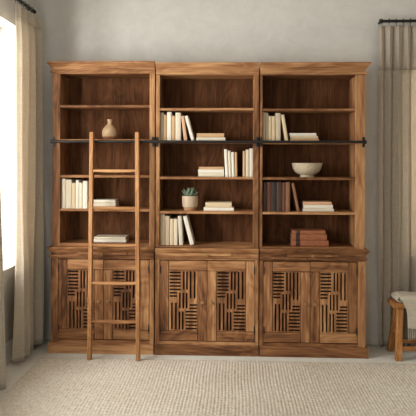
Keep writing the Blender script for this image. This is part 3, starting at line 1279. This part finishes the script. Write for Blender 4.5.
def fold_path():
    P = []
    lay = [(.006, .62), (.022, .60), (.042, .58), (.058, .57)]
    P.append((.60, .007))
    P.append((.10, .007))
    P.append((.045, .009))
    for a in range(-80, 81, 20):
        P.append((.030-.024*math.cos(math.radians(a)), .033+.024*math.sin(math.radians(a))))
    P.append((.08, .060)); P.append((.2, .058)); P.append((.60, .058))
    return P


def thick_strip(bm, P, t, y0, y1, ny, fn):
    """P: path in xz, given thickness t, spread over y0..y1"""
    n = len(P)
    L2, R2 = [], []
    for i in range(n):
        p0, p1 = Vector(P[max(0, i-1)]), Vector(P[min(n-1, i+1)])
        d = (p1-p0).normalized()
        nn = Vector((-d.y, d.x))
        L2.append(Vector(P[i])+nn*t/2)
        R2.append(Vector(P[i])-nn*t/2)
    loop = L2+R2[::-1]
    rings = []
    for k in range(ny+1):
        y = y0+(y1-y0)*k/ny
        e = math.sqrt(max(0, 1-(2*k/ny-1)**8))*.15+.85
        rings.append([fn(q.x, y, q.y, e) for q in loop])
    add_loft(bm, rings)


def spl(P, n=6):
    V = [Vector(p) for p in P]
    out = []
    for i in range(len(V)-1):
        p0, p1, p2, p3 = V[max(0, i-1)], V[i], V[i+1], V[min(len(V)-1, i+2)]
        for k in range(n):
            t = k/n
            out.append(.5*((2*p1)+(-p0+p2)*t+(2*p0-5*p1+4*p2-p3)*t*t+(-p0+3*p1-3*p2+p3)*t**3))
    out.append(V[-1])
    return out


def wob(x, y, z, e):
    return (x+.006*math.sin(18*y+1.3), y, z+.003*math.sin(16*x+9*y)*min(1, max(0, z)/.03))


bm = bmesh.new()
thick_strip(bm, spl(fold_path(), 5), .013, .012, DP-.02, 10, wob)
# inner turn, seen as a second loop inside the first
thick_strip(bm, spl([(.60, .021), (.16, .021), (.07, .022), (.036, .027), (.032, .033), (.036, .040), (.07, .046), (.16, .046), (.60, .045)], 5), .0125, .016, DP-.03, 10, wob)
obj('folded_layers', bm, WOOL, blanket, 'all')

# top layer with the fall at the front
bm = bmesh.new()
ZF = (at(409, 328.5, yfr-.02)[1]-(SEATT+.001))/.84
nu, nv = 40, 30
xE = .57
rows = []
for j in range(nv+1):
    s = j/nv
    row = []
    for i in range(nu+1):
        t = i/nu
        top = .40                                     # share of the length lying on the pile
        if s < top:
            q = s/top
            y = DP-.03-q*(DP-.03+.004)
            z = .0685+.004*math.sin(12*t+6*q)-.010*max(0, q-.8)/.2*.5
            x0_ = .012+.008*q
        else:
            q = (s-top)/(1-top)
            r = min(1, q/.10)
            y = -.004-.022*math.sin(r*PI/2)+.006*math.sin(t*22+q*2)*q*.8
            z = .0635+(ZF-.0635)*q
            x0_ = .020+.052*min(1, q*2.2)**.8+.014*q
        x = x0_+(xE-x0_)*t
        z2 = z
        if s < top and t < .06:
            z2 -= (.06-t)/.06*.010
        row.append(bm.verts.new((x, y, z2)))
    rows.append(row)
for r0, r1 in zip(rows, rows[1:]):
    for i in range(nu):
        bm.faces.new((r0[i], r0[i+1], r1[i+1], r1[i]))
fall = obj('draped_fall', bm, WOOL, blanket, 'all')
m = fall.modifiers.new('thickness', 'SOLIDIFY')
m.thickness, m.offset = .007, 1
xF = .020+.052+.014
for k in range(34):
    x = xF+.004+(xE-xF-.008)*k/33
    bm = bmesh.new()
    tl = .105+random.uniform(-.012, .012)
    yk = -.028+random.uniform(-.003, .003)
    sw = random.uniform(-.006, .006)
    pts = [(x, yk, ZF+.006, .0028), (x, yk, ZF-.008, .0045), (x+sw*.3, yk, ZF-.014, .003), (x+sw*.7, yk, ZF-tl*.7, .0042), (x+sw, yk, ZF-tl, .0032)]
    add_loft(bm, [[(a+r*math.cos(2*PI*i/8), b_+r*math.sin(2*PI*i/8), c) for i in range(8)] for a, b_, c, r in pts])
    obj('tassel', bm, WOOL, blanket, 'all')


# ------------------------------------------------------------------ daylight
def area(name, loc, rot, sx, sy, power, col):
    l = bpy.data.lights.new(name, 'AREA')
    l.shape = 'RECTANGLE'
    l.size, l.size_y, l.energy, l.color = sx, sy, power, col
    o = bpy.data.objects.new(name, l)
    COL.objects.link(o)
    o.location, o.rotation_euler = loc, rot
    return o


DAY = (1.0, .99, .995)
area('daylight_left_window', (XW-TH-.06, (W1[0]+W1[1])/2, (W1[2]+W1[3])/2), (0, -PI/2, 0), W1[3]-W1[2], W1[0]-W1[1], 120, DAY)
area('daylight_near_left_window', (XW-TH-.06, (W2[0]+W2[1])/2, (W2[2]+W2[3])/2), (0, -PI/2, 0), W2[3]-W2[2], W2[0]-W2[1], 40, DAY)
area('added_rear_window_light', ((W4[0]+W4[1])/2, YF-TH-.06, (W4[2]+W4[3])/2), (PI/2, 0, 0), W4[1]-W4[0], W4[3]-W4[2], 62, DAY)  # added lamp behind the viewer, brightens the left bookcase fronts
area('daylight_sky_beyond_left_window', (-1.2, -2.2, 1.95), Vector((.46, .88, -.05)).to_track_quat('-Z', 'Y').to_euler(), 1.1, 1.9, 175, DAY)
area('daylight_back_window', ((W3[0]+W3[1])/2, YB+TH+.06, (W3[2]+W3[3])/2), (-PI/2, 0, 0), W3[1]-W3[0], W3[3]-W3[2], 75, DAY)

w = bpy.data.worlds.new('sky')
S.world = w
w.use_nodes = True
bg = w.node_tree.nodes['Background']
bg.inputs[0].default_value = (1.0, .995, .99, 1)
bg.inputs[1].default_value = .9

S.view_settings.view_transform = 'Standard'
S.view_settings.look = 'None'
S.view_settings.exposure = -.22
S.view_settings.gamma = 1
S.view_settings.use_curve_mapping = False
